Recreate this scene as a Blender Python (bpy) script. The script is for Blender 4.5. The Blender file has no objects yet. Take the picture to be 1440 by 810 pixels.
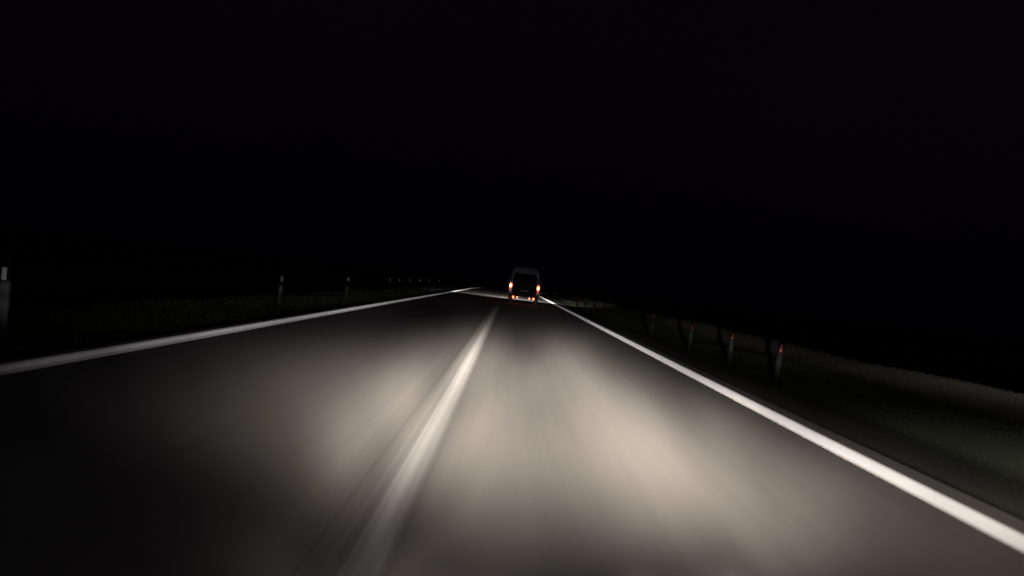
import bpy, bmesh, math, random
import numpy as np
from mathutils import Vector, Matrix

sc = bpy.context.scene
C = sc.collection
R = math.radians
rng = np.random.default_rng(7)
random.seed(7)

# ------------------------------------------------------------------ camera
F_PX, CAM_H = 1120.0, 1.2
cam_d = bpy.data.cameras.new('camera')
cam = bpy.data.objects.new('camera', cam_d); C.objects.link(cam)
cam_d.sensor_width = 36.0
cam_d.lens = F_PX / 1440.0 * 36.0
cam_d.clip_start, cam_d.clip_end = 0.1, 6000
cam_d.dof.use_dof = True
cam_d.dof.focus_distance = 45.0
cam_d.dof.aperture_fstop = 1.1
fwd = Vector((-2.0, 9.0, -F_PX)).normalized()          # where the road's direction falls in the picture
q = fwd.rotation_difference(Vector((0, 0, -1))).to_matrix()
base = Matrix(((1, 0, 0), (0, 0, -1), (0, 1, 0)))
cam.matrix_world = Matrix.Translation((0, 0, CAM_H)) @ (base @ Matrix.Rotation(R(6.4), 3, 'Z') @ q).to_4x4()
sc.camera = cam

# ------------------------------------------------------------------ night sky, moonlight, exposure
world = bpy.data.worlds.new('World'); sc.world = world
world.use_nodes = True
wn = world.node_tree.nodes; wl = world.node_tree.links
bg = wn['Background']
sky = wn.new('ShaderNodeTexSky'); sky.sky_type = 'NISHITA'; sky.sun_disc = False
sky.sun_elevation = R(-4.0); sky.sun_rotation = R(150)
tint = wn.new('ShaderNodeMix'); tint.data_type = 'RGBA'; tint.blend_type = 'MIX'
tint.inputs[0].default_value = 0.85
tint.inputs[7].default_value = (0.0150, 0.0075, 0.0260, 1)
wl.new(sky.outputs[0], tint.inputs[6]); tcw = wn.new('ShaderNodeTexCoord'); sepw = wn.new('ShaderNodeSeparateXYZ'); wl.new(tcw.outputs['Generated'], sepw.inputs[0])
rise = wn.new('ShaderNodeMapRange'); rise.interpolation_type = 'SMOOTHSTEP'
for i, val in enumerate((-0.05, 0.22, 0.35, 1.0)): rise.inputs[i + 1].default_value = val
cld = wn.new('ShaderNodeTexNoise'); cld.inputs['Scale'].default_value = 2.2; cld.inputs['Detail'].default_value = 5
wl.new(tcw.outputs['Generated'], cld.inputs['Vector'])
thin = wn.new('ShaderNodeMath'); thin.operation = 'MULTIPLY_ADD'; thin.inputs[1].default_value = 0.6; thin.inputs[2].default_value = 0.7
wl.new(cld.outputs[0], thin.inputs[0])
glow = wn.new('ShaderNodeMath'); glow.operation = 'MULTIPLY'
wl.new(sepw.outputs[2], rise.inputs[0]); wl.new(rise.outputs[0], glow.inputs[0]); wl.new(thin.outputs[0], glow.inputs[1])
dim = wn.new('ShaderNodeMath'); dim.operation = 'MULTIPLY'; dim.inputs[1].default_value = 0.08
wl.new(glow.outputs[0], dim.inputs[0]); wl.new(dim.outputs[0], bg.inputs[1])
wl.new(tint.outputs[2], bg.inputs[0])
moon_d = bpy.data.lights.new('moon', 'SUN'); moon_d.energy = 0.0006; moon_d.angle = R(0.5); moon_d.color = (.85, .9, 1)
moon = bpy.data.objects.new('moon', moon_d); C.objects.link(moon); moon.rotation_euler = (R(50), 0, R(40))
sc.view_settings.view_transform = 'Standard'; sc.view_settings.look = 'None'
sc.view_settings.exposure = 0.0; sc.view_settings.gamma = 1.0; sc.view_settings.use_curve_mapping = False
sc.cycles.use_denoising = True
sc.cycles.max_bounces = 5
sc.cycles.sample_clamp_indirect = 4.0


# ------------------------------------------------------------------ headlamp beam patterns
def nd(nt, typ, **kw):
    n = nt.nodes.new(typ)
    for k, v in kw.items(): setattr(n, k, v)
    return n


def mth(nt, op, a, b=None, c=None, clamp=False):
    n = nt.nodes.new('ShaderNodeMath'); n.operation = op; n.use_clamp = clamp
    for i, v in enumerate((a, b, c)):
        if v is None: continue
        if isinstance(v, (int, float)): n.inputs[i].default_value = v
        else: nt.links.new(v, n.inputs[i])
    return n.outputs[0]


def beam_dirs(nt):
    geo = nd(nt, 'ShaderNodeNewGeometry'); sep = nd(nt, 'ShaderNodeSeparateXYZ')
    nt.links.new(geo.outputs['Incoming'], sep.inputs[0])
    y = mth(nt, 'MAXIMUM', sep.outputs[1], 0.02)
    u = mth(nt, 'DIVIDE', sep.outputs[0], y)
    v = mth(nt, 'DIVIDE', sep.outputs[2], y)
    ahead = mth(nt, 'GREATER_THAN', sep.outputs[1], 0.03)
    return u, v, ahead


# rows: log of the downward slope below the lamp; columns: 32 steps of atan(sideways slope / 0.25)
BEAM_L = [-0.3, -0.72, -1.14, -1.56, -1.98, -2.4, -2.82, -3.24, -3.66, -4.08, -4.5, -4.92]
BEAM_S = 0.3
BEAM_LEFT = [[0.0005848, 0.003384, 0.009318, 0.01235, 0.008009, 0.002587, 0.000423, 3.519e-05, 1.479e-06, 3.086e-08, 3.14e-10, 1.673e-12, 7.265e-11, 1.784e-08, 2.049e-06, 0.00011, 0.002763, 0.03244, 0.1781, 0.4576, 0.5536, 0.3497, 0.2726, 0.4357, 0.4495, 0.2232, 0.05217, 0.005717, 0.0002934, 7.048e-06, 7.921e-08, 4.164e-10],
        [0.03107, 0.03112, 0.01523, 0.008098, 0.02849, 0.0792, 0.1051, 0.07098, 0.0459, 0.05862, 0.05845, 0.0367, 0.04717, 0.1105, 0.1824, 0.2355, 0.2305, 0.1317, 0.03762, 0.005352, 0.003262, 0.01719, 0.04703, 0.0602, 0.03603, 0.01008, 0.00132, 8.077e-05, 2.312e-06, 3.094e-08, 1.936e-10, 5.666e-13],
        [0.001491, 0.008758, 0.02475, 0.03469, 0.03002, 0.04201, 0.08228, 0.09074, 0.04798, 0.01284, 0.01102, 0.05509, 0.1479, 0.1868, 0.1196, 0.09269, 0.1985, 0.3082, 0.2462, 0.09779, 0.01895, 0.001765, 7.812e-05, 1.633e-06, 1.604e-08, 7.395e-11, 1.597e-13, 1.613e-16, 7.629e-20, 1.687e-23, 1.745e-27, 8.443e-32],
        [0.2508, 0.2456, 0.1235, 0.07299, 0.09544, 0.09927, 0.1778, 0.5245, 0.8665, 0.6765, 0.2472, 0.04222, 0.003373, 0.0001278, 0.0001195, 0.003517, 0.0495, 0.3289, 1.059, 1.86, 2.499, 3.242, 3.52, 3.582, 3.567, 3.595, 3.584, 2.329, 0.7962, 0.1384, 0.01225, 0.0005502],
        [0.05744, 0.05631, 0.03625, 0.1496, 0.9256, 2.917, 4.935, 6.933, 14.21, 24.69, 24.62, 17.14, 16.7, 17.81, 17, 25.38, 33.29, 29.31, 29.51, 33.46, 28.82, 23.41, 19.28, 15.71, 12.42, 6.994, 4.275, 5.379, 4.955, 2.224, 0.4685, 0.04615],
        [1.409, 1.372, 0.6249, 0.1442, 0.231, 1.989, 8.61, 18.53, 24.29, 32.67, 60.6, 106.7, 120.1, 72.29, 24.17, 19.25, 51.54, 83.74, 70.79, 34.53, 19.62, 21.89, 17.49, 6.879, 1.274, 0.1105, 0.01074, 0.1347, 1.352, 6.35, 13.95, 14.32],
        [2.907, 2.993, 1.791, 0.911, 0.3984, 0.1547, 0.7748, 5.201, 17.34, 29.87, 35.99, 62.92, 122, 166.8, 211.6, 275.5, 244.9, 138.9, 110.7, 143.2, 123, 67.03, 35.87, 18.87, 5.947, 0.918, 0.06676, 0.002273, 3.621e-05, 2.696e-07, 9.391e-10, 1.529e-12],
        [17.47, 17.11, 8.719, 5.912, 9.345, 9.939, 5.461, 1.525, 0.2134, 0.01482, 0.00851, 0.2676, 4.175, 30.46, 103.9, 165.8, 124.4, 52.22, 56.93, 128.7, 153.8, 86.37, 22.68, 2.784, 0.1598, 0.004291, 5.387e-05, 3.163e-07, 8.682e-10, 1.114e-12, 6.69e-16, 1.878e-19],
        [4.274e-05, 0.002517, 0.06933, 0.8929, 5.378, 15.15, 20.06, 13.61, 10.7, 18.54, 21.34, 11.76, 3.061, 0.7491, 2.371, 6.748, 9.316, 9.019, 20.1, 47.58, 56.87, 31.92, 8.382, 1.03, 0.09535, 0.6183, 5.002, 21.1, 62.41, 172.1, 332.2, 333],
        [2.184e-11, 7.463e-09, 1.193e-06, 8.911e-05, 0.003114, 0.05089, 0.3899, 1.432, 3.08, 7.997, 24.22, 42.06, 34.95, 13.67, 3.639, 10.96, 46.51, 94.13, 89.08, 39.43, 8.159, 0.7896, 0.03573, 0.0007561, 7.482e-06, 3.462e-08, 7.492e-11, 7.58e-14, 3.587e-17, 7.935e-21, 8.21e-25, 3.972e-29],
        [0.1996, 4.493, 40, 40, 40, 40, 40, 40, 40, 40, 40, 40, 40, 40, 40, 40, 40, 40, 40, 40, 40, 13.15, 1.488, 0.08518, 0.002428, 3.384e-05, 2.27e-07, 7.243e-10, 1.092e-12, 7.741e-16, 2.575e-19, 4.013e-23],
        [5, 5, 5, 5, 5, 5, 5, 5, 5, 5, 5, 5, 5, 5, 5, 5, 5, 5, 5, 3.46, 0.2215, 0.0288, 1.198, 5, 5, 5, 5, 5, 5, 5, 5, 5]]
BEAM_RIGHT = [[6.113e-07, 3.6e-05, 0.0009916, 0.01277, 0.07707, 0.2213, 0.3535, 0.6503, 1.673, 2.786, 2.447, 1.324, 1.234, 2.125, 2.735, 2.973, 3.428, 3.541, 2.649, 1.264, 0.347, 0.05069, 0.003734, 0.0001343, 2.703e-06, 3.372e-05, 0.001435, 0.02949, 0.2886, 1.336, 2.91, 2.975],
        [6.056e-56, 4.214e-50, 1.371e-44, 2.086e-39, 1.485e-34, 4.942e-30, 7.696e-26, 5.608e-22, 1.913e-18, 3.06e-15, 2.298e-12, 8.131e-10, 1.363e-07, 1.091e-05, 0.0004232, 0.008085, 0.07752, 0.3776, 0.9343, 1.161, 0.7107, 0.2108, 0.02988, 0.002007, 6.489e-05, 0.0001382, 0.006305, 0.1354, 1.36, 6.387, 14.03, 14.41],
        [7.737e-127, 6.1e-118, 2.249e-109, 3.877e-101, 3.125e-93, 1.178e-85, 2.077e-78, 1.712e-71, 6.598e-65, 1.189e-58, 1.002e-52, 3.951e-47, 7.282e-42, 6.276e-37, 2.529e-32, 4.766e-28, 4.2e-24, 1.731e-20, 3.335e-17, 3.006e-14, 1.266e-11, 2.495e-09, 2.299e-07, 9.907e-06, 0.0001996, 0.001881, 0.008313, 0.01767, 0.02253, 0.03598, 0.06431, 0.0646],
        [8.252e-19, 1.636e-15, 1.517e-12, 6.576e-10, 1.333e-07, 1.264e-05, 0.0005607, 0.01165, 0.1136, 0.5257, 1.192, 1.462, 1.271, 1.268, 1.531, 1.523, 1.371, 1.114, 0.5736, 0.39, 1.286, 3.26, 4.564, 4.167, 3.313, 2.465, 2.067, 2.006, 1.328, 0.4708, 0.08466, 0.007549],
        [1.244e-07, 1.316e-05, 0.0006515, 0.01509, 0.1638, 0.8449, 2.226, 3.994, 7.08, 10.15, 10.8, 14.48, 21.58, 25.31, 28.31, 31.77, 35.17, 34.65, 32.02, 34.05, 32.61, 26.62, 18.32, 13.86, 16.3, 13.85, 6.271, 3.343, 7.779, 24.34, 49.02, 49.56],
        [7.549e-07, 7.99e-05, 0.003954, 0.09151, 0.9903, 5.012, 11.87, 13.38, 9.265, 12.91, 24.71, 28.24, 26.62, 38.49, 66.43, 87.63, 88.81, 99.16, 119, 105.8, 64.79, 52.1, 59.53, 41.17, 13.79, 2.917, 2.825, 4.585, 3.918, 1.641, 0.3313, 0.03184],
        [5.247e-23, 3.362e-19, 1.008e-15, 1.416e-12, 9.319e-10, 2.881e-07, 4.196e-05, 0.002896, 0.09558, 1.529, 12.06, 47.78, 96.58, 104.3, 90.62, 145.7, 223.2, 194.3, 109, 70.21, 50.83, 23.01, 5.348, 0.6104, 0.03358, 0.0008795, 1.089e-05, 6.342e-08, 1.733e-10, 2.219e-13, 1.33e-16, 3.732e-20],
        [85.52, 83.28, 37.92, 8.074, 0.8039, 0.03743, 0.0008149, 8.297e-06, 4.499e-08, 1.508e-06, 0.0001943, 0.01175, 0.3345, 4.504, 28.93, 89.7, 136.7, 105.3, 47.35, 26.35, 22.95, 12.48, 3.269, 0.4054, 0.07005, 0.2471, 0.6044, 0.6929, 0.3715, 0.09313, 0.01092, 0.0005985],
        [2.706e-08, 5.146e-06, 0.0004576, 0.01903, 0.3701, 3.365, 14.31, 28.45, 26.45, 11.5, 2.338, 0.223, 0.02944, 0.2594, 1.647, 5.256, 9.359, 10.55, 7.524, 2.993, 0.6095, 0.2863, 2.148, 9.803, 22.42, 26.6, 17, 6.548, 6.822, 26.68, 58.34, 59.9],
        [4.328e-23, 2.771e-19, 8.301e-16, 1.163e-12, 7.632e-10, 2.345e-07, 3.38e-05, 0.002291, 0.07328, 1.114, 8.138, 28.99, 51.31, 45.88, 20.87, 4.806, 0.5511, 0.03229, 0.04812, 0.7872, 6.519, 27.29, 58.16, 62.66, 33.58, 8.786, 1.105, 0.06613, 0.001868, 2.482e-05, 1.547e-07, 4.518e-10],
        [7.475e-06, 0.0007911, 0.03915, 0.906, 9.805, 40, 40, 40, 40, 16.27, 1.841, 0.09781, 0.02399, 0.5084, 5.6, 28.85, 40, 40, 40, 40, 40, 40, 40, 27.2, 3.79, 0.2681, 0.009505, 0.0001658, 1.399e-06, 5.633e-09, 1.074e-11, 9.646e-15],
        [5, 5, 5, 5, 5, 5, 5, 5, 5, 5, 3.447, 5, 5, 5, 5, 5, 5, 5, 5, 5, 5, 5, 5, 5, 5, 5, 5, 5, 5, 5, 5, 5]]


def low_beam(name, BEAM, loc, energy, floor_mid, floor_side):
    d = bpy.data.lights.new(name, 'POINT'); d.energy = energy; d.shadow_soft_size = 0.06
    o = bpy.data.objects.new(name, d); C.objects.link(o); o.location = loc
    d.use_nodes = True; nt = d.node_tree
    em = nt.nodes['Emission']
    u, v, ahead = beam_dirs(nt)
    t = mth(nt, 'MULTIPLY_ADD', mth(nt, 'ARCTANGENT', mth(nt, 'DIVIDE', u, 0.25)), 1 / math.pi, 0.5)
    L = mth(nt, 'LOGARITHM', mth(nt, 'MAXIMUM', mth(nt, 'MULTIPLY', v, -1.0), 0.0005), math.e)
    tot = None
    for Lk, row in zip(BEAM_L, BEAM):
        mx = max(row)
        if mx <= 0: continue
        cr = nd(nt, 'ShaderNodeValToRGB'); e = cr.color_ramp.elements
        cr.color_ramp.interpolation = 'LINEAR'
        while len(e) < 32: e.new(0.5)
        for i in range(32):
            e[i].position = i / 31.0
            c = row[i] / mx
            e[i].color = (c, c, c, 1)
        nt.links.new(t, cr.inputs[0])
        dl = mth(nt, 'DIVIDE', mth(nt, 'SUBTRACT', L, Lk), BEAM_S)
        g = mth(nt, 'EXPONENT', mth(nt, 'MULTIPLY', mth(nt, 'MULTIPLY', dl, dl), -0.5))
        term = mth(nt, 'MULTIPLY', mth(nt, 'MULTIPLY', cr.outputs[0], mx), g)
        tot = term if tot is None else mth(nt, 'ADD', tot, term)
    # stray light above the cut-off
    u2 = mth(nt, 'MULTIPLY', mth(nt, 'MULTIPLY', u, u), -1 / (2 * 0.10 ** 2))
    fl = mth(nt, 'MULTIPLY_ADD', mth(nt, 'EXPONENT', u2), floor_mid - floor_side, floor_side)
    lo = mth(nt, 'SMOOTH_MIN', mth(nt, 'MULTIPLY_ADD', v, 18.0, 1.0, clamp=True), 1.0, 0.0)
    tot = mth(nt, 'MULTIPLY_ADD', fl, lo, tot)
    tot = mth(nt, 'MULTIPLY', tot, ahead)
    # warm in the hot part of the beam, more neutral at its fringe
    hot = mth(nt, 'DIVIDE', mth(nt, 'MULTIPLY', tot, mth(nt, 'POWER', mth(nt, 'ADD', mth(nt, 'ABSOLUTE', v), 0.004), 2.6)), BEAM_HOT, clamp=True)
    mix = nd(nt, 'ShaderNodeMix', data_type='RGBA')
    mix.inputs[6].default_value = (0.98, 0.93, 0.97, 1); mix.inputs[7].default_value = (1.0, 0.925, 0.83, 1)
    nt.links.new(hot, mix.inputs[0])
    nt.links.new(mix.outputs[2], em.inputs[0]); nt.links.new(tot, em.inputs[1])
    return o


BEAM_HOT = 0.06
GAIN = 345
low_beam('car_headlamp_beam', BEAM_LEFT, (-0.3, 1.8, 0.65), GAIN, 7.0, 0.6)
low_beam('car_headlamp_beam', BEAM_RIGHT, (1.0, 1.8, 0.65), GAIN, 7.0, 0.6)

VAN = Vector((0.85, 46.9, 0.0)); VAN_YAW = R(-1.0)


def van_beam(loc):
    d = bpy.data.lights.new('van_headlamp_beam', 'POINT'); d.energy = 1.0; d.shadow_soft_size = 0.06
    o = bpy.data.objects.new('van_headlamp_beam', d); C.objects.link(o); o.location = loc
    d.use_nodes = True; nt = d.node_tree; em = nt.nodes['Emission']
    u, v, ahead = beam_dirs(nt)

    def lobe(u0, v0, su, sv, k):
        a = mth(nt, 'DIVIDE', mth(nt, 'SUBTRACT', u, u0), su); b = mth(nt, 'DIVIDE', mth(nt, 'SUBTRACT', v, v0), sv)
        s = mth(nt, 'ADD', mth(nt, 'MULTIPLY', a, a), mth(nt, 'MULTIPLY', b, b))
        return mth(nt, 'MULTIPLY', mth(nt, 'EXPONENT', mth(nt, 'MULTIPLY', s, -0.5)), k)
    tot = lobe(-0.07, -0.10, 0.35, 0.06, 14000)
    tot = mth(nt, 'ADD', tot, lobe(0.12, -0.035, 0.14, 0.02, 8000))
    tot = mth(nt, 'MULTIPLY', tot, ahead)
    em.inputs[0].default_value = (1.0, 0.94, 0.86, 1)
    nt.links.new(tot, em.inputs[1])


for sx in (-0.68, 0.68):
    van_beam((VAN.x + sx + 0.09, VAN.y + 4.98, 0.78))


# ------------------------------------------------------------------ helpers
def put(o, label=None, cat=None, group=None, kind=None):
    if label: o['label'] = label
    if cat: o['category'] = cat
    if group: o['group'] = group
    if kind: o['kind'] = kind
    return o


def obj(name, bm_or_mesh, mat, parent=None, smooth=False):
    if isinstance(bm_or_mesh, bmesh.types.BMesh):
        me = bpy.data.meshes.new(name); bmesh.ops.recalc_face_normals(bm_or_mesh, faces=bm_or_mesh.faces[:])
        bm_or_mesh.to_mesh(me); bm_or_mesh.free()
    else: me = bm_or_mesh
    if smooth:
        me.polygons.foreach_set('use_smooth', [True] * len(me.polygons))
    me.materials.append(mat)
    o = bpy.data.objects.new(name, me); C.objects.link(o)
    if parent: o.parent = parent
    return o


def principled(name, col, rough=0.6, metal=0.0, spec=0.4, emit=None, estr=0.0, noise=None):
    m = bpy.data.materials.new(name); m.use_nodes = True
    nt = m.node_tree; b = nt.nodes['Principled BSDF']
    b.inputs['Base Color'].default_value = (*col, 1); b.inputs['Roughness'].default_value = rough
    b.inputs['Metallic'].default_value = metal; b.inputs['Specular IOR Level'].default_value = spec
    if noise:
        sc_, amt = noise
        tc = nd(nt, 'ShaderNodeTexCoord'); nz = nd(nt, 'ShaderNodeTexNoise')
        nz.inputs['Scale'].default_value = sc_; nz.inputs['Detail'].default_value = 6
        nt.links.new(tc.outputs['Object'], nz.inputs['Vector'])
        cr = nd(nt, 'ShaderNodeValToRGB')
        cr.color_ramp.elements[0].position = 0.3; cr.color_ramp.elements[1].position = 0.7
        cr.color_ramp.elements[0].color = (*[c * (1 - amt) for c in col], 1)
        cr.color_ramp.elements[1].color = (*[min(1, c * (1 + amt)) for c in col], 1)
        nt.links.new(nz.outputs[0], cr.inputs[0]); nt.links.new(cr.outputs[0], b.inputs['Base Color'])
        rr = nd(nt, 'ShaderNodeMapRange'); rr.inputs[3].default_value = max(0.02, rough - 0.12); rr.inputs[4].default_value = min(1, rough + 0.12)
        nt.links.new(nz.outputs[0], rr.inputs[0]); nt.links.new(rr.outputs[0], b.inputs['Roughness'])
    if emit:
        b.inputs['Emission Color'].default_value = (*emit, 1); b.inputs['Emission Strength'].default_value = estr
    return m


# the road's course: straight, then a gentle bend to the right beyond the van
S0, RAD, S1 = 85.0, 260.0, 190.0


def course(s):
    if s <= S0: return 0.0, s, 0.0
    a = min(s, S1) - S0
    th = a / RAD
    x = RAD * (1 - math.cos(th)); y = S0 + RAD * math.sin(th)
    if s > S1:
        x += (s - S1) * math.sin(th); y += (s - S1) * math.cos(th)
    return x, y, th


def at(lat, s, z=0.0):
    x, y, th = course(s)
    return (x + lat * math.cos(th), y - lat * math.sin(th), z)


def sweep(name, lats, zfun, stations, mat, smooth=True):
    """strip along the road; UV = (sideways metres, metres along)"""
    nl = len(lats)
    vs = [at(l, s, zfun(l, s)) for s in stations for l in lats]
    fs = [(i * nl + j, i * nl + j + 1, (i + 1) * nl + j + 1, (i + 1) * nl + j) for i in range(len(stations) - 1) for j in range(nl - 1)]
    me = bpy.data.meshes.new(name); me.from_pydata(vs, [], fs)
    uv = me.uv_layers.new(name='UVMap')
    co = [(l, s) for s in stations for l in lats]
    idx = np.empty(len(me.loops), int); me.loops.foreach_get('vertex_index', idx)
    uv.data.foreach_set('uv', np.array(co, dtype=np.float32)[idx].ravel())
    return obj(name, me, mat, smooth=smooth)


# ------------------------------------------------------------------ road surface materials
def asphalt_color(nt):
    """colour and height of the worn asphalt, from the road's own metres (UV)"""
    uvn = nd(nt, 'ShaderNodeUVMap'); uvn.uv_map = 'UVMap'
    sep = nd(nt, 'ShaderNodeSeparateXYZ'); nt.links.new(uvn.outputs[0], sep.inputs[0])
    u, s = sep.outputs[0], sep.outputs[1]

    def noise(su, ss, detail, rough=0.5):
        mp = nd(nt, 'ShaderNodeMapping'); mp.inputs['Scale'].default_value = (su, ss, 1)
        nt.links.new(uvn.outputs[0], mp.inputs[0])
        n = nd(nt, 'ShaderNodeTexNoise'); n.inputs['Scale'].default_value = 1; n.inputs['Detail'].default_value = detail
        n.inputs['Roughness'].default_value = rough
        nt.links.new(mp.outputs[0], n.inputs['Vector']); return n.outputs[0]
    fine = noise(110, 110, 3, 0.7)                # stones of the wearing course
    streak = noise(7, 0.05, 4, 0.6)               # polished and oily streaks along the wheels' way
    patch = noise(0.9, 0.12, 3)
    f = mth(nt, 'MULTIPLY_ADD', mth(nt, 'SUBTRACT', fine, 0.5), 0.55, 1.0)
    f = mth(nt, 'MULTIPLY', f, mth(nt, 'MULTIPLY_ADD', mth(nt, 'SUBTRACT', streak, 0.5), 0.32, 1.0))
    f = mth(nt, 'MULTIPLY', f, mth(nt, 'MULTIPLY_ADD', mth(nt, 'SUBTRACT', patch, 0.5), 0.15, 1.0))

    def band(x0, w, k):                            # a darker stripe along the road
        a = mth(nt, 'DIVIDE', mth(nt, 'SUBTRACT', u, x0), w)
        g = mth(nt, 'EXPONENT', mth(nt, 'MULTIPLY', mth(nt, 'MULTIPLY', a, a), -1.0))
        return mth(nt, 'MULTIPLY_ADD', g, -k, 1.0)
    for b in ((-0.70, 0.011, 0.26), (-0.755, 0.05, 0.10), (-0.83, 0.012, 0.08), (-0.64, 0.012, -0.07), (0.28, 0.28, 0.08), (3.02, 0.025, 0.12)):
        f = mth(nt, 'MULTIPLY', f, band(*b))
    col = nd(nt, 'ShaderNodeMix', data_type='RGBA', blend_type='MULTIPLY')
    col.inputs[0].default_value = 1.0
    col.inputs[6].default_value = (0.108, 0.0978, 0.0895, 1)
    cmb = nd(nt, 'ShaderNodeCombineColor')
    for i in range(3): nt.links.new(f, cmb.inputs[i])
    nt.links.new(cmb.outputs[0], col.inputs[7])
    return u, s, col.outputs[2], fine


def road_material():
    m = bpy.data.materials.new('worn_asphalt'); m.use_nodes = True; nt = m.node_tree
    b = nt.nodes['Principled BSDF']
    u, s, col, fine = asphalt_color(nt)
    nt.links.new(col, b.inputs['Base Color'])
    b.inputs['Roughness'].default_value = 0.85; b.inputs['Specular IOR Level'].default_value = 0.25
    return m


def paint_material(name, stops, col, u0, wear, along, sheen=0.0, srough=0.42):
    """white road paint laid over the asphalt: stops = (sideways metres from u0, how much paint is left)"""
    m = bpy.data.materials.new(name); m.use_nodes = True; nt = m.node_tree
    b = nt.nodes['Principled BSDF']
    u, s, acol, fine = asphalt_color(nt)
    lo, hi = stops[0][0], stops[-1][0]
    t = mth(nt, 'DIVIDE', mth(nt, 'SUBTRACT', u, u0 + lo), hi - lo, clamp=True)
    cr = nd(nt, 'ShaderNodeValToRGB'); cr.color_ramp.interpolation = 'EASE'
    e = cr.color_ramp.elements
    while len(e) < len(stops): e.new(0.5)
    for i, (x, k) in enumerate(stops):
        e[i].position = (x - lo) / (hi - lo); e[i].color = (k, k, k, 1)
    nt.links.new(t, cr.inputs[0])
    uvn = nd(nt, 'ShaderNodeUVMap'); uvn.uv_map = 'UVMap'
    mp = nd(nt, 'ShaderNodeMapping'); mp.inputs['Scale'].default_value = (45, along, 1)
    nt.links.new(uvn.outputs[0], mp.inputs[0])
    n = nd(nt, 'ShaderNodeTexNoise'); n.inputs['Scale'].default_value = 1; n.inputs['Detail'].default_value = 4
    nt.links.new(mp.outputs[0], n.inputs['Vector'])
    k = mth(nt, 'MULTIPLY', cr.outputs[0], mth(nt, 'MULTIPLY_ADD', mth(nt, 'SUBTRACT', n.outputs[0], 0.5), wear, 1.0), clamp=True)
    k = mth(nt, 'MULTIPLY', k, mth(nt, 'MULTIPLY_ADD', mth(nt, 'SUBTRACT', fine, 0.5), 0.5, 0.98), clamp=True)
    mix = nd(nt, 'ShaderNodeMix', data_type='RGBA')
    mix.inputs[7].default_value = (*col, 1)
    nt.links.new(k, mix.inputs[0]); nt.links.new(acol, mix.inputs[6]); nt.links.new(mix.outputs[2], b.inputs['Base Color'])
    b.inputs['Roughness'].default_value = 0.7; b.inputs['Specular IOR Level'].default_value = 0.3
    if sheen:                                       # glass beads in the paint: bright at grazing light
        b.inputs['Sheen Weight'].default_value = sheen; b.inputs['Sheen Roughness'].default_value = srough
        b.inputs['Sheen Tint'].default_value = (1, .97, .95, 1)
    return m


def soil_material(name, right):
    m = bpy.data.materials.new(name); m.use_nodes = True; nt = m.node_tree
    b = nt.nodes['Principled BSDF']; b.inputs['Roughness'].default_value = 0.95; b.inputs['Specular IOR Level'].default_value = 0.05
    uvn = nd(nt, 'ShaderNodeUVMap'); uvn.uv_map = 'UVMap'
    sep = nd(nt, 'ShaderNodeSeparateXYZ'); nt.links.new(uvn.outputs[0], sep.inputs[0])
    n1 = nd(nt, 'ShaderNodeTexNoise'); n1.inputs['Scale'].default_value = 1.0; n1.inputs['Detail'].default_value = 8
    mp = nd(nt, 'ShaderNodeMapping'); mp.inputs['Scale'].default_value = (1.6, 0.35, 1)
    nt.links.new(uvn.outputs[0], mp.inputs[0]); nt.links.new(mp.outputs[0], n1.inputs['Vector'])
    lat = mth(nt, 'ABSOLUTE', sep.outputs[0])
    w = mth(nt, 'MULTIPLY_ADD', mth(nt, 'SUBTRACT', n1.outputs[0], 0.5), 0.7, lat)
    cr = nd(nt, 'ShaderNodeValToRGB'); e = cr.color_ramp.elements
    st = [(3.4, (.12, .108, .092)), (3.7, (.066, .064, .048)), (3.85, (.080, .073, .063)), (4.35, (.055, .051, .043)),
          (4.6, (.034, .036, .025)), (5.1, (.070, .082, .046)), (6.3, (.062, .074, .042)), (6.9, (.036, .040, .030)), (7.4, (.078, .074, .062)), (9.0, (.078, .073, .062))]
    if not right: st = [(4.2, (.05, .046, .04)), (4.7, (.022, .026, .014)), (5.4, (.036, .048, .022)), (7.0, (.040, .046, .026)), (9.0, (.030, .034, .02))]
    while len(e) < len(st): e.new(0.5)
    for i, (x, c) in enumerate(st):
        e[i].position = (x - 3) / 7.0; e[i].color = (*c, 1)
    nt.links.new(mth(nt, 'DIVIDE', mth(nt, 'SUBTRACT', w, 3.0), 7.0, clamp=True), cr.inputs[0])
    n2 = nd(nt, 'ShaderNodeTexNoise'); n2.inputs['Scale'].default_value = 22; n2.inputs['Detail'].default_value = 5
    nt.links.new(uvn.outputs[0], n2.inputs['Vector'])
    mul = nd(nt, 'ShaderNodeMix', data_type='RGBA', blend_type='MULTIPLY'); mul.inputs[0].default_value = 1
    f = mth(nt, 'MULTIPLY_ADD', n2.outputs[0], 1.1, 0.45); cmb = nd(nt, 'ShaderNodeCombineColor')
    for i in range(3): nt.links.new(f, cmb.inputs[i])
    nt.links.new(cr.outputs[0], mul.inputs[6]); nt.links.new(cmb.outputs[0], mul.inputs[7]); nt.links.new(mul.outputs[2], b.inputs['Base Color'])
    bp = nd(nt, 'ShaderNodeBump'); bp.inputs['Strength'].default_value = 0.4; bp.inputs['Distance'].default_value = 0.03
    nt.links.new(n2.outputs[0], bp.inputs['Height']); nt.links.new(bp.outputs[0], b.inputs['Normal'])
    return m


# ------------------------------------------------------------------ the ground, verges, road, markings
def steps(*segs):
    out = []
    for a, b, d in segs: out += list(np.arange(a, b - 1e-6, d))
    out.append(segs[-1][1]); return [float(x) for x in out]


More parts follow.
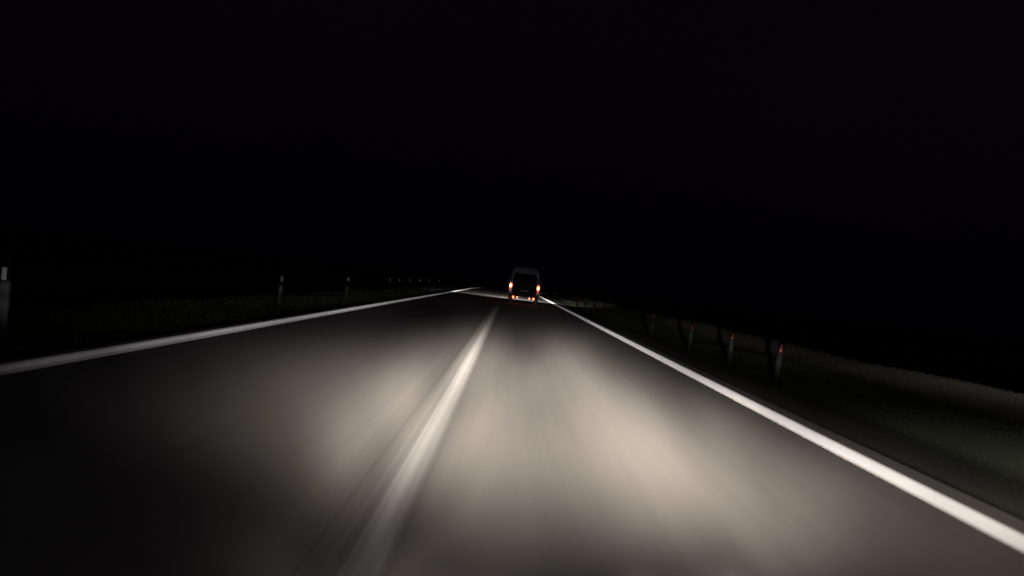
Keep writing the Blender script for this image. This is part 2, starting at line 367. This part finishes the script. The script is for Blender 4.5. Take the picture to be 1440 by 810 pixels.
me = bpy.data.meshes.new('ground')
gx = [-3000, -600, -120, -40, 0, 40, 120, 600, 3000]; gy = [-300, -40, 0, 40, 120, 300, 800, 3500]
me.from_pydata([(x, y, -0.9) for y in gy for x in gx], [], [(j * 9 + i, j * 9 + i + 1, j * 9 + i + 10, j * 9 + i + 9) for j in range(7) for i in range(8)])
put(obj('ground', me, principled('dark_field_soil', (0.014, 0.013, 0.011), 0.95, spec=0.05, noise=(0.15, 0.4))), kind='structure')

road_st = steps((-6, 90, 2), (90, 260, 4))


def crown(l, s=0): return 0.0


ROAD = road_material()
put(sweep('road', [-4.42, -2, 0, 2, 3.56], lambda l, s: 0.0, road_st, ROAD), kind='structure')


def zr(l, s):
    pts = [(3.50, -0.012), (3.56, -0.02), (3.8, -0.035), (4.2, -0.05), (4.6, -0.055), (5.2, -0.03), (6.2, 0.03), (6.8, 0.03), (7.1, 0.03), (7.8, 0.16), (8.5, 0.27), (8.8, 0.27), (9.6, -0.1), (12.0, -0.95)]
    z = float(np.interp(l, [p[0] for p in pts], [p[1] for p in pts]))
    if l > 3.6:
        k = min(1, (l - 3.6) / 2)
        z += k * (0.035 * math.sin(s * 0.23 + l * .7) + 0.022 * math.sin(s * 0.61 + 1.3 * l))
    return z


def zl(l, s):
    a = -l
    pts = [(4.36, -0.012), (4.42, -0.02), (4.6, -0.06), (5.4, -0.14), (6.5, -0.10), (8.0, -0.16), (9.0, -0.5), (11, -0.95)]
    z = float(np.interp(a, [p[0] for p in pts], [p[1] for p in pts]))
    if a > 4.6: z += min(1, (a - 4.6) / 2) * (0.03 * math.sin(s * 0.31 + a) + 0.02 * math.sin(s * 0.77 + 1.7 * a))
    return z


vst = steps((-6, 60, 0.5), (60, 130, 1), (130, 260, 3))
put(sweep('verge_right', [3.50, 3.56, 3.68, 3.9, 4.2, 4.6, 4.9, 5.2, 5.7, 6.2, 6.8, 7.1, 7.4, 7.8, 8.2, 8.5, 8.8, 9.2, 9.6, 10.6, 12.0], zr, vst, soil_material('verge_soil_and_grass', True)), kind='structure')
put(sweep('verge_left', [-11, -9.8, -9, -8, -7.2, -6.5, -5.9, -5.4, -5, -4.6, -4.42, -4.36], zl, vst, soil_material('dark_grassy_verge', False)), kind='structure')


def line_strip(name, lats, st, mat, ridge=None):
    """painted marking 4 mm proud of the road; ridge = (pitch, height): low bars added to throw back headlamp light as glass beads would"""
    if not ridge:
        return put(sweep(name, lats, lambda l, s: 0.004, st, mat, smooth=False), kind='structure')
    pitch, h = ridge
    ss = []
    k = 0
    a, b = st
    ss = list(np.arange(a, min(b, 100), pitch / 2))
    if len(ss) % 2 == 0: ss.pop()
    pos = {float(s): (0.004 if i % 2 == 0 else 0.004 + h) for i, s in enumerate(ss)}
    far = [float(s) for s in np.arange(ss[-1] + 1, b, 2.0)]
    for s in far: pos[s] = 0.004
    return put(sweep(name, lats, lambda l, s: pos[s] , [float(s) for s in ss] + far, mat, smooth=False), kind='structure')


WHITE = (0.78, 0.755, 0.74)
edge_stops = [(-0.16, 0.0), (-0.135, 0.12), (-0.105, 0.95), (0.105, 0.95), (0.135, 0.10), (0.16, 0.0)]
line_strip('edge_line_right', [3.03, 3.31], (-4, 240), paint_material('white_edge_paint', [(-0.14, 0.0), (-0.118, .05), (-0.085, .9), (.085, .9), (.118, 0.05), (.14, 0.0)], (.54,.525,.51), 3.17, 0.25, 0.3, 1.0), ridge=(0.03, 0.004))
line_strip('edge_line_left', [-4.24, -3.96], (-4, 240), paint_material('white_edge_paint_left', [(-0.14, 0.0), (-0.10, .04), (-0.055, .9), (.055, .9), (.10, 0.04), (.14, 0.0)], (.9,.88,.87), -4.10, 0.3, 0.3, 1.0, 0.75), ridge=(0.03, 0.012))  # whiter paint and higher bars make up for headlamp light not thrown back
cst = [(-0.20, 0.0), (-0.158, 0.02), (-0.146, 0.09), (-0.130, 0.06), (-0.095, 0.08), (-0.078, 0.14), (-0.068, 0.33),
       (-0.056, 0.20), (-0.040, 0.30), (-0.012, 0.34), (0.004, 0.27), (0.030, 0.20), (0.055, 0.15), (0.076, 0.04), (0.10, 0.0)]
CP = paint_material('worn_centre_paint', cst, WHITE, -0.455, 0.5, 0.12)
line_strip('centre_line', [-0.655, -0.455, -0.355], (-4, 36), CP, ridge=(0.03, 0.0010))
for a in (45.0, 57.0, 69.0, 81.0):
    line_strip('centre_dash', [-0.655, -0.455, -0.355], steps((a, a + 3.0, 1.0)), CP)


# ------------------------------------------------------------------ grass along the verges (stuff)
def grass(name, count, latr, sr, zf, mat, hh):
    s = sr[0] + (sr[1] - sr[0]) * rng.random(count) ** 1.8
    lat = latr[0] + (latr[1] - latr[0]) * rng.random(count)
    vs, fs = [], []
    for i in range(count):
        l, ss = float(lat[i]), float(s[i])
        x, y, z = at(l, ss, zf(l, ss) - 0.01)
        h = hh * (0.45 + 0.9 * random.random()) * (0.6 if abs(l) < latr[2] else 1.0)
        w = 0.003 + 0.003 * random.random() + ss * 0.0003
        a = random.uniform(0, math.pi); dx, dy = math.cos(a) * w, math.sin(a) * w
        bx, by = random.gauss(0, .45) * h, random.gauss(0, .45) * h
        n = len(vs)
        vs += [(x - dx, y - dy, z), (x + dx, y + dy, z), (x + bx * .4 + dx * .7, y + by * .4 + dy * .7, z + h * .6), (x + bx * .4 - dx * .7, y + by * .4 - dy * .7, z + h * .6), (x + bx, y + by, z + h)]
        fs += [(n, n + 1, n + 2, n + 3), (n + 3, n + 2, n + 4)]
    me = bpy.data.meshes.new(name); me.from_pydata(vs, [], fs)
    return put(obj(name, me, mat), kind='stuff')


GRASS = principled('short_verge_grass', (0.017, 0.019, 0.0115), 0.8, spec=0.1, noise=(1.2, 0.45))
grass('grass', 95000, (4.3, 8.75, 4.8), (3.0, 75), zr, GRASS, 0.020)
grass('grass', 40000, (-8.0, -4.7, 4.9), (4.0, 60), zl, GRASS, 0.030)


# ------------------------------------------------------------------ roadside marker posts
POST = principled('black_recycled_plastic', (0.005, 0.005, 0.005), 0.95, spec=0.02, noise=(6, 0.35))
BLACK = principled('black_plastic_band', (0.006, 0.006, 0.006), 0.8, spec=0.05)
REFW = principled('white_reflector', (0.55, 0.55, 0.53), 0.35, noise=(60, 0.1))
REFR = principled('red_orange_reflector', (0.34, 0.055, 0.025), 0.35, noise=(60, 0.1))
METAL = principled('dull_steel', (0.3, 0.3, 0.3), 0.45, 0.9)


def ring_post(prof, z0, z1, slope=0.0, n=2):
    bm = bmesh.new(); rows = []
    for k in range(n):
        f = k / (n - 1); rows.append([bm.verts.new((x, y, z0 + (z1 - z0) * f + (slope * y if k == n - 1 else 0))) for x, y in prof])
    m = len(prof)
    for a, b in zip(rows[:-1], rows[1:]):
        for i in range(m): bm.faces.new((a[i], a[(i + 1) % m], b[(i + 1) % m], b[i]))
    bm.faces.new(rows[0][::-1]); bm.faces.new(rows[-1])
    return bm


def box(bm, c, d, bev=0.0):
    r = bmesh.ops.create_cube(bm, size=1.0, matrix=Matrix.Translation(c) @ Matrix.Diagonal((*d, 1)))
    if bev:
        es = list({e for v in r['verts'] for e in v.link_edges})
        bmesh.ops.bevel(bm, geom=es, offset=bev, segments=2, affect='EDGES', profile=0.5)
    return bm


def prof_post(k=1.0, w=0.038, d=0.036):                 # a rounded triangle, flat side to the traffic
    return [(-w * k, -d * k), (w * k, -d * k), (w * k * 1.05, -d * .6 * k), (w * .55 * k, d * .6 * k), (w * .2 * k, d * k), (-w * .2 * k, d * k), (-w * .55 * k, d * .6 * k), (-w * k * 1.05, -d * .6 * k)]


def make_post(white):
    root = bpy.data.objects.new('marker_post', None); C.objects.link(root)
    obj('post_body', ring_post(prof_post(), -0.35, 1.02, slope=-0.6), POST, root)
    band = ring_post(prof_post(1.04), 0.70, 0.95); obj('black_band', band, BLACK, root)
    f = obj('reflector', box(bmesh.new(), (0, -0.0445, 0.83), (0.040 if not white else 0.048, 0.012, 0.12), 0.004), REFW if white else REFR, root)
    obj('mount', ring_post(prof_post(1.12), -0.3, 0.10), POST, root)
    return root


def copy_thing(o):
    c = o.copy(); C.objects.link(c)
    for ch in o.children:
        k = ch.copy(); C.objects.link(k); k.parent = c
    return c


left_src = right_src = None
ORD = ['nearest', 'second', 'third', 'fourth', 'fifth', 'sixth', 'seventh', 'eighth', 'ninth', 'tenth']
LS = [8.0, 17.5, 24.5, 33.5, 36.5, 40, 44, 49, 55, 92]
LEFT = [(s, ('slim black marker post with white reflector, %s from the camera on the left verge' % ORD[i])) for i, s in enumerate(LS)]
LEFT[0] = (8.0, 'largest black marker post with white reflector, at the far left edge of the picture')
LEFT[-1] = (92, 'tiny white reflector post farthest down the left verge, beyond the van')
RS = [12.8, 15.5, 19, 24, 36.5, 40.5, 45.5, 51]
RIGHT = [(s, ('slim black marker post with red reflector, %s from the camera on the right verge' % ORD[i])) for i, s in enumerate(RS)]
for i, (s, lab) in enumerate(LEFT):
    o = make_post(True) if left_src is None else copy_thing(left_src)
    if left_src is None: left_src = o
    o.location = at(-5.0, s, zl(-5.0, s) - 0.02); o.rotation_euler = (R(random.gauss(0, 2)), R(random.gauss(0, 2.5)), R(random.gauss(0, 6)))
    put(o, lab, 'marker post', 'white reflector posts along the left verge')
for i, (s, lab) in enumerate(RIGHT):
    o = make_post(False) if right_src is None else copy_thing(right_src)
    if right_src is None: right_src = o
    o.location = at(4.4, s, zr(4.4, s) - 0.16); o.rotation_euler = (R(random.gauss(0, 2)), R(random.gauss(0, 2.5)), R(random.gauss(0, 6)))
    put(o, lab, 'marker post', 'red reflector posts along the right verge')


# ------------------------------------------------------------------ the van ahead
PAINT = principled('dark_grey_van_paint', (0.055, 0.055, 0.068), 0.4, 0.15, noise=(3, 0.12))
GATE = principled('dark_tailgate', (0.005, 0.005, 0.0055), 0.6, spec=0.1, noise=(4, 0.3))  # tailgate set much darker than the body
GLASS = principled('dark_van_glass', (0.004, 0.004, 0.005), 0.12, spec=0.5)
RUBBER = principled('tyre_rubber', (0.012, 0.012, 0.012), 0.85, noise=(30, 0.3))
PLASTIC = principled('black_bumper_plastic', (0.014, 0.014, 0.015), 0.7, noise=(12, 0.25))
PLATE = principled('unlit_number_plate', (0.025, 0.025, 0.024), 0.5, noise=(10, 0.2))  # plate coloured dark to show it unlit
HEAD = principled('lit_headlamp_glass', (0.8, 0.8, 0.8), 0.2, emit=(1, .95, .85), estr=6)


def lamp_material(name, size, centre, sig, core, edge_col, core_col):
    """red lens lit from behind by a bulb: brightest in front of the bulb"""
    m = bpy.data.materials.new(name); m.use_nodes = True; nt = m.node_tree; b = nt.nodes['Principled BSDF']
    b.inputs['Base Color'].default_value = (0.25, 0.008, 0.006, 1); b.inputs['Roughness'].default_value = 0.25
    tc = nd(nt, 'ShaderNodeTexCoord'); sep = nd(nt, 'ShaderNodeSeparateXYZ'); nt.links.new(tc.outputs['Object'], sep.inputs[0])
    a = mth(nt, 'DIVIDE', mth(nt, 'SUBTRACT', sep.outputs[0], centre[0]), sig[0]); c = mth(nt, 'DIVIDE', mth(nt, 'SUBTRACT', sep.outputs[2], centre[1]), sig[1])
    g = mth(nt, 'EXPONENT', mth(nt, 'MULTIPLY', mth(nt, 'ADD', mth(nt, 'MULTIPLY', a, a), mth(nt, 'MULTIPLY', c, c)), -0.5))
    vn = nd(nt, 'ShaderNodeTexVoronoi'); vn.inputs['Scale'].default_value = 45; nt.links.new(tc.outputs['Object'], vn.inputs['Vector'])
    g2 = mth(nt, 'MULTIPLY', g, mth(nt, 'MULTIPLY_ADD', vn.outputs['Distance'], -0.5, 1.15))
    mix = nd(nt, 'ShaderNodeMix', data_type='RGBA'); mix.inputs[6].default_value = (*edge_col, 1); mix.inputs[7].default_value = (*core_col, 1)
    nt.links.new(g, mix.inputs[0]); nt.links.new(mix.outputs[2], b.inputs['Emission Color'])
    nt.links.new(mth(nt, 'MULTIPLY_ADD', g2, core, 0.09), b.inputs['Emission Strength'])
    return m


TAIL = lamp_material('lit_tail_lamp_lens', None, (0, 0.06), (0.047, 0.058), 34, (1, .05, .010), (1, .30, .085))
FOG = lamp_material('lit_low_rear_lamp_lens', None, (0, 0), (0.036, 0.065), 7, (1, .06, .015), (1, .24, .07))
FOG2 = lamp_material('amber_low_lamp_lens', None, (0, 0), (0.028, 0.05), 3.5, (1, .12, .04), (1, .34, .13))

van = bpy.data.objects.new('van', None); C.objects.link(van)
van.location = VAN; van.rotation_euler = (0, 0, VAN_YAW)
put(van, 'dark boxy van driving ahead in the right lane with red tail lights lit', 'van')

HALF = [(0, .40), (.70, .40), (.84, .42), (.905, .52), (.92, .70), (.92, .95), (.905, 1.10), (.885, 1.25), (.86, 1.45), (.83, 1.65), (.795, 1.82), (.755, 1.95), (.69, 2.035), (.58, 2.08), (.3, 2.105), (0, 2.11)]
STN = [(0.0, 2.11, 1.0), (0.12, 2.115, 1.0), (0.8, 2.12, 1.0), (2.0, 2.12, 1.0), (3.0, 2.10, 1.0), (3.35, 2.03, 1.0), (3.65, 1.80, 1.0), (3.95, 1.50, .995), (4.25, 1.22, .985), (4.55, 1.10, .965), (4.8, .96, .92), (4.92, .80, .85)]


def rear_y(z):  return 0.0 if z < 1.05 else 0.16 * ((z - 1.05) / 1.05) ** 1.4


bm = bmesh.new(); rows = []
for k, (y, top, wx) in enumerate(STN):
    full = HALF + [(-x, z) for x, z in HALF[-2:0:-1]]
    row = []
    for x, z in full:
        zz = .40 + (z - .40) * (top - .40) / 1.71
        yy = y + (rear_y(zz) if k < 2 else 0)
        row.append(bm.verts.new((x * wx * (0.985 if k == 0 else 1), yy, zz)))
    rows.append(row)
m_ = len(rows[0])
for a, b_ in zip(rows[:-1], rows[1:]):
    for i in range(m_): bm.faces.new((a[i], a[(i + 1) % m_], b_[(i + 1) % m_], b_[i]))
bm.faces.new(rows[0]); bm.faces.new(rows[-1])
body = obj('body', bm, PAINT, van, smooth=False)


def panel(outline, yfun, thick, proud):
    """slab following the rear face: outline of (x, z) points"""
    bm = bmesh.new()
    f = [bm.verts.new((x, yfun(z) - proud - thick, z)) for x, z in outline]
    b_ = [bm.verts.new((x, yfun(z) - proud, z)) for x, z in outline]
    n = len(outline)
    bm.faces.new(f); bm.faces.new(b_[::-1])
    for i in range(n): bm.faces.new((f[i], f[(i + 1) % n], b_[(i + 1) % n], b_[i]))
    return bm


def mirror(pts): return pts + [(-x, z) for x, z in pts[::-1]]


gate = obj('tailgate', panel(mirror([(0.66, .47), (.70, .52), (.70, 1.16), (.68, 1.187)]), rear_y, .02, .003), GATE, van)
obj('handle', box(bmesh.new(), (0, -0.036, .92), (.26, .024, .045), .006), PLASTIC, gate)
obj('number_plate', box(bmesh.new(), (0, -0.029, .74), (.52, .010, .115), .003), PLATE, gate)
win = obj('rear_window', panel(mirror([(.69, 1.191), (.725, 1.23), (.690, 1.55), (.655, 1.72), (.60, 1.76)]), rear_y, .014, .003), GLASS, van)
bm = bmesh.new()
box(bm, (0, 0, 0), (.46, .012, .014)); bmesh.ops.rotate(bm, verts=bm.verts, cent=(0, 0, 0), matrix=Matrix.Rotation(R(12), 3, 'Y'))
bmesh.ops.translate(bm, verts=bm.verts, vec=(.18, rear_y(1.27) - .032, 1.28))
obj('wiper', bm, PLASTIC, win)
bmp = bmesh.new(); box(bmp, (0, -.045, .455), (1.72, .13, .15), .03)
bumper = obj('bumper', bmp, PLASTIC, van)
for sx in (-1, 1):
    bm = bmesh.new(); box(bm, (0, 0, 0), (.15, .05, .54), .02)
    t = obj('tail_light', bm, TAIL, van); t.location = (sx * .815, -.012, .92)
    bm = bmesh.new(); box(bm, (0, 0, 0), (.17, .07, .22), .02)
    pod = obj('lamp_housing', bm, PLASTIC, bumper); pod.location = (sx * .60, -.03, .335)
    bm = bmesh.new(); bmesh.ops.create_uvsphere(bm, u_segments=20, v_segments=10, radius=1.0, matrix=Matrix.Diagonal((.072, .03, .105, 1)))
    fg = obj('fog_light', bm, FOG, van, smooth=True); fg.location = (sx * .60, -.067, .335)
    bm = bmesh.new(); box(bm, (0, 0, 0), (.11, .05, .18), .015)
    pod = obj('lamp_housing', bm, PLASTIC, bumper); pod.location = (sx * .36, -.03, .335)
    bm = bmesh.new(); box(bm, (0, 0, 0), (.08, .016, .15), .006)
    fg = obj('bumper_lamp', bm, FOG2, van); fg.location = (sx * .36, -.061, .335)  # bumper reflector given a lamp's glow


def lathe_x(prof, n=32):
    bm = bmesh.new(); rows = []
    for i in range(n):
        a = 2 * math.pi * i / n
        rows.append([bm.verts.new((x, r * math.cos(a), r * math.sin(a))) for x, r in prof])
    for i in range(n):
        a, b_ = rows[i], rows[(i + 1) % n]
        for j in range(len(prof) - 1): bm.faces.new((a[j], a[j + 1], b_[j + 1], b_[j]))
    bm.faces.new([r[0] for r in rows]); bm.faces.new([r[-1] for r in rows][::-1])
    return bm


RIM = principled('steel_rim', (0.25, 0.25, 0.26), 0.4, 0.8)
for sx in (-1, 1):
    for y in (0.78, 3.85):
        w = obj('wheel', lathe_x([(-.105, .20), (-.11, .27), (-.095, .325), (-.05, .335), (.05, .335), (.095, .325), (.11, .27), (.105, .20)]), RUBBER, van, smooth=True)
        w.location = (sx * .775, y, .335)
        rm = obj('rim', lathe_x([(-.06, .05), (-.075, .12), (-.112, .18), (-.108, .205), (.108, .205), (.112, .18), (.075, .12), (.06, .05)], 24), RIM, w)
        bm = bmesh.new()
        arc = [(math.cos(math.pi * i / 16) * .39, math.sin(math.pi * i / 16) * .39) for i in range(17)]
        a = [bm.verts.new((0, p, max(q_, -.0) )) for p, q_ in arc]; b_ = [bm.verts.new((.012, p, q_)) for p, q_ in arc]
        bm.faces.new(a); bm.faces.new(b_[::-1])
        for i in range(16): bm.faces.new((a[i], a[i + 1], b_[i + 1], b_[i]))
        bm.faces.new((a[-1], a[0], b_[0], b_[-1]))
        ar = obj('wheel_arch', bm, BLACK, van); ar.location = (sx * .918 - (.0 if sx > 0 else .012) + (.004 if sx > 0 else -.004), y, .41)
    # mirrors, headlamps and side windows
    bm = bmesh.new(); box(bm, (0, 0, 0), (.20, .10, .26), .035)
    mr = obj('wing_mirror', bm, PLASTIC, van); mr.location = (sx * 1.0, 3.62, 1.33)
    bm = bmesh.new(); box(bm, (0, 0, 0), (.10, .04, .04), .01); arm = obj('mirror_arm', bm, PLASTIC, mr); arm.location = (-sx * .08, .02, -.10)
    bm = bmesh.new(); box(bm, (0, 0, 0), (.30, .10, .17), .04); hl = obj('headlight', bm, HEAD, van); hl.location = (sx * .66, 4.86, .78)
    for y0, y1 in ((.55, 1.75), (1.85, 2.85), (2.95, 3.55)):
        bm = bmesh.new()
        zs = [1.22, 1.25, 1.35, 1.45, 1.55, 1.65, 1.74]
        lean = .22 if y1 > 3 else 0.0
        xs = lambda z: sx * (float(np.interp(z, [h[1] for h in HALF[5:12]], [h[0] for h in HALF[5:12]])) + .008)
        rowsw = []
        for z in zs:
            ye = y1 + (.1 if y1 > 3 else 0) - lean * (z - 1.22) / .52
            rowsw.append([bm.verts.new(p) for p in ((xs(z), y0, z), (xs(z), ye, z), (xs(z) - sx * .016, ye, z), (xs(z) - sx * .016, y0, z))])
        for a, b_ in zip(rowsw[:-1], rowsw[1:]):
            for i in range(4): bm.faces.new((a[i], a[(i + 1) % 4], b_[(i + 1) % 4], b_[i]))
        bm.faces.new(rowsw[0]); bm.faces.new(rowsw[-1])
        obj('side_window', bm, GLASS, van)
bm = bmesh.new()
wp = [(-.72, 4.20, 1.30), (.72, 4.20, 1.30), (.64, 3.50, 1.955), (-.64, 3.50, 1.955)]
a = [bm.verts.new((x, y + .01, z + .012)) for x, y, z in wp]; b_ = [bm.verts.new((x, y, z)) for x, y, z in wp]
bm.faces.new(a); bm.faces.new(b_[::-1])
for i in range(4): bm.faces.new((a[i], a[(i + 1) % 4], b_[(i + 1) % 4], b_[i]))
obj('windscreen', bm, GLASS, van)
bm = bmesh.new()
bmesh.ops.create_cone(bm, cap_ends=True, segments=16, radius1=.03, radius2=.03, depth=.22, matrix=Matrix.Translation((-.2, .02, .36)) @ Matrix.Rotation(R(90), 4, 'X'))
obj('exhaust_pipe', bm, METAL, van)
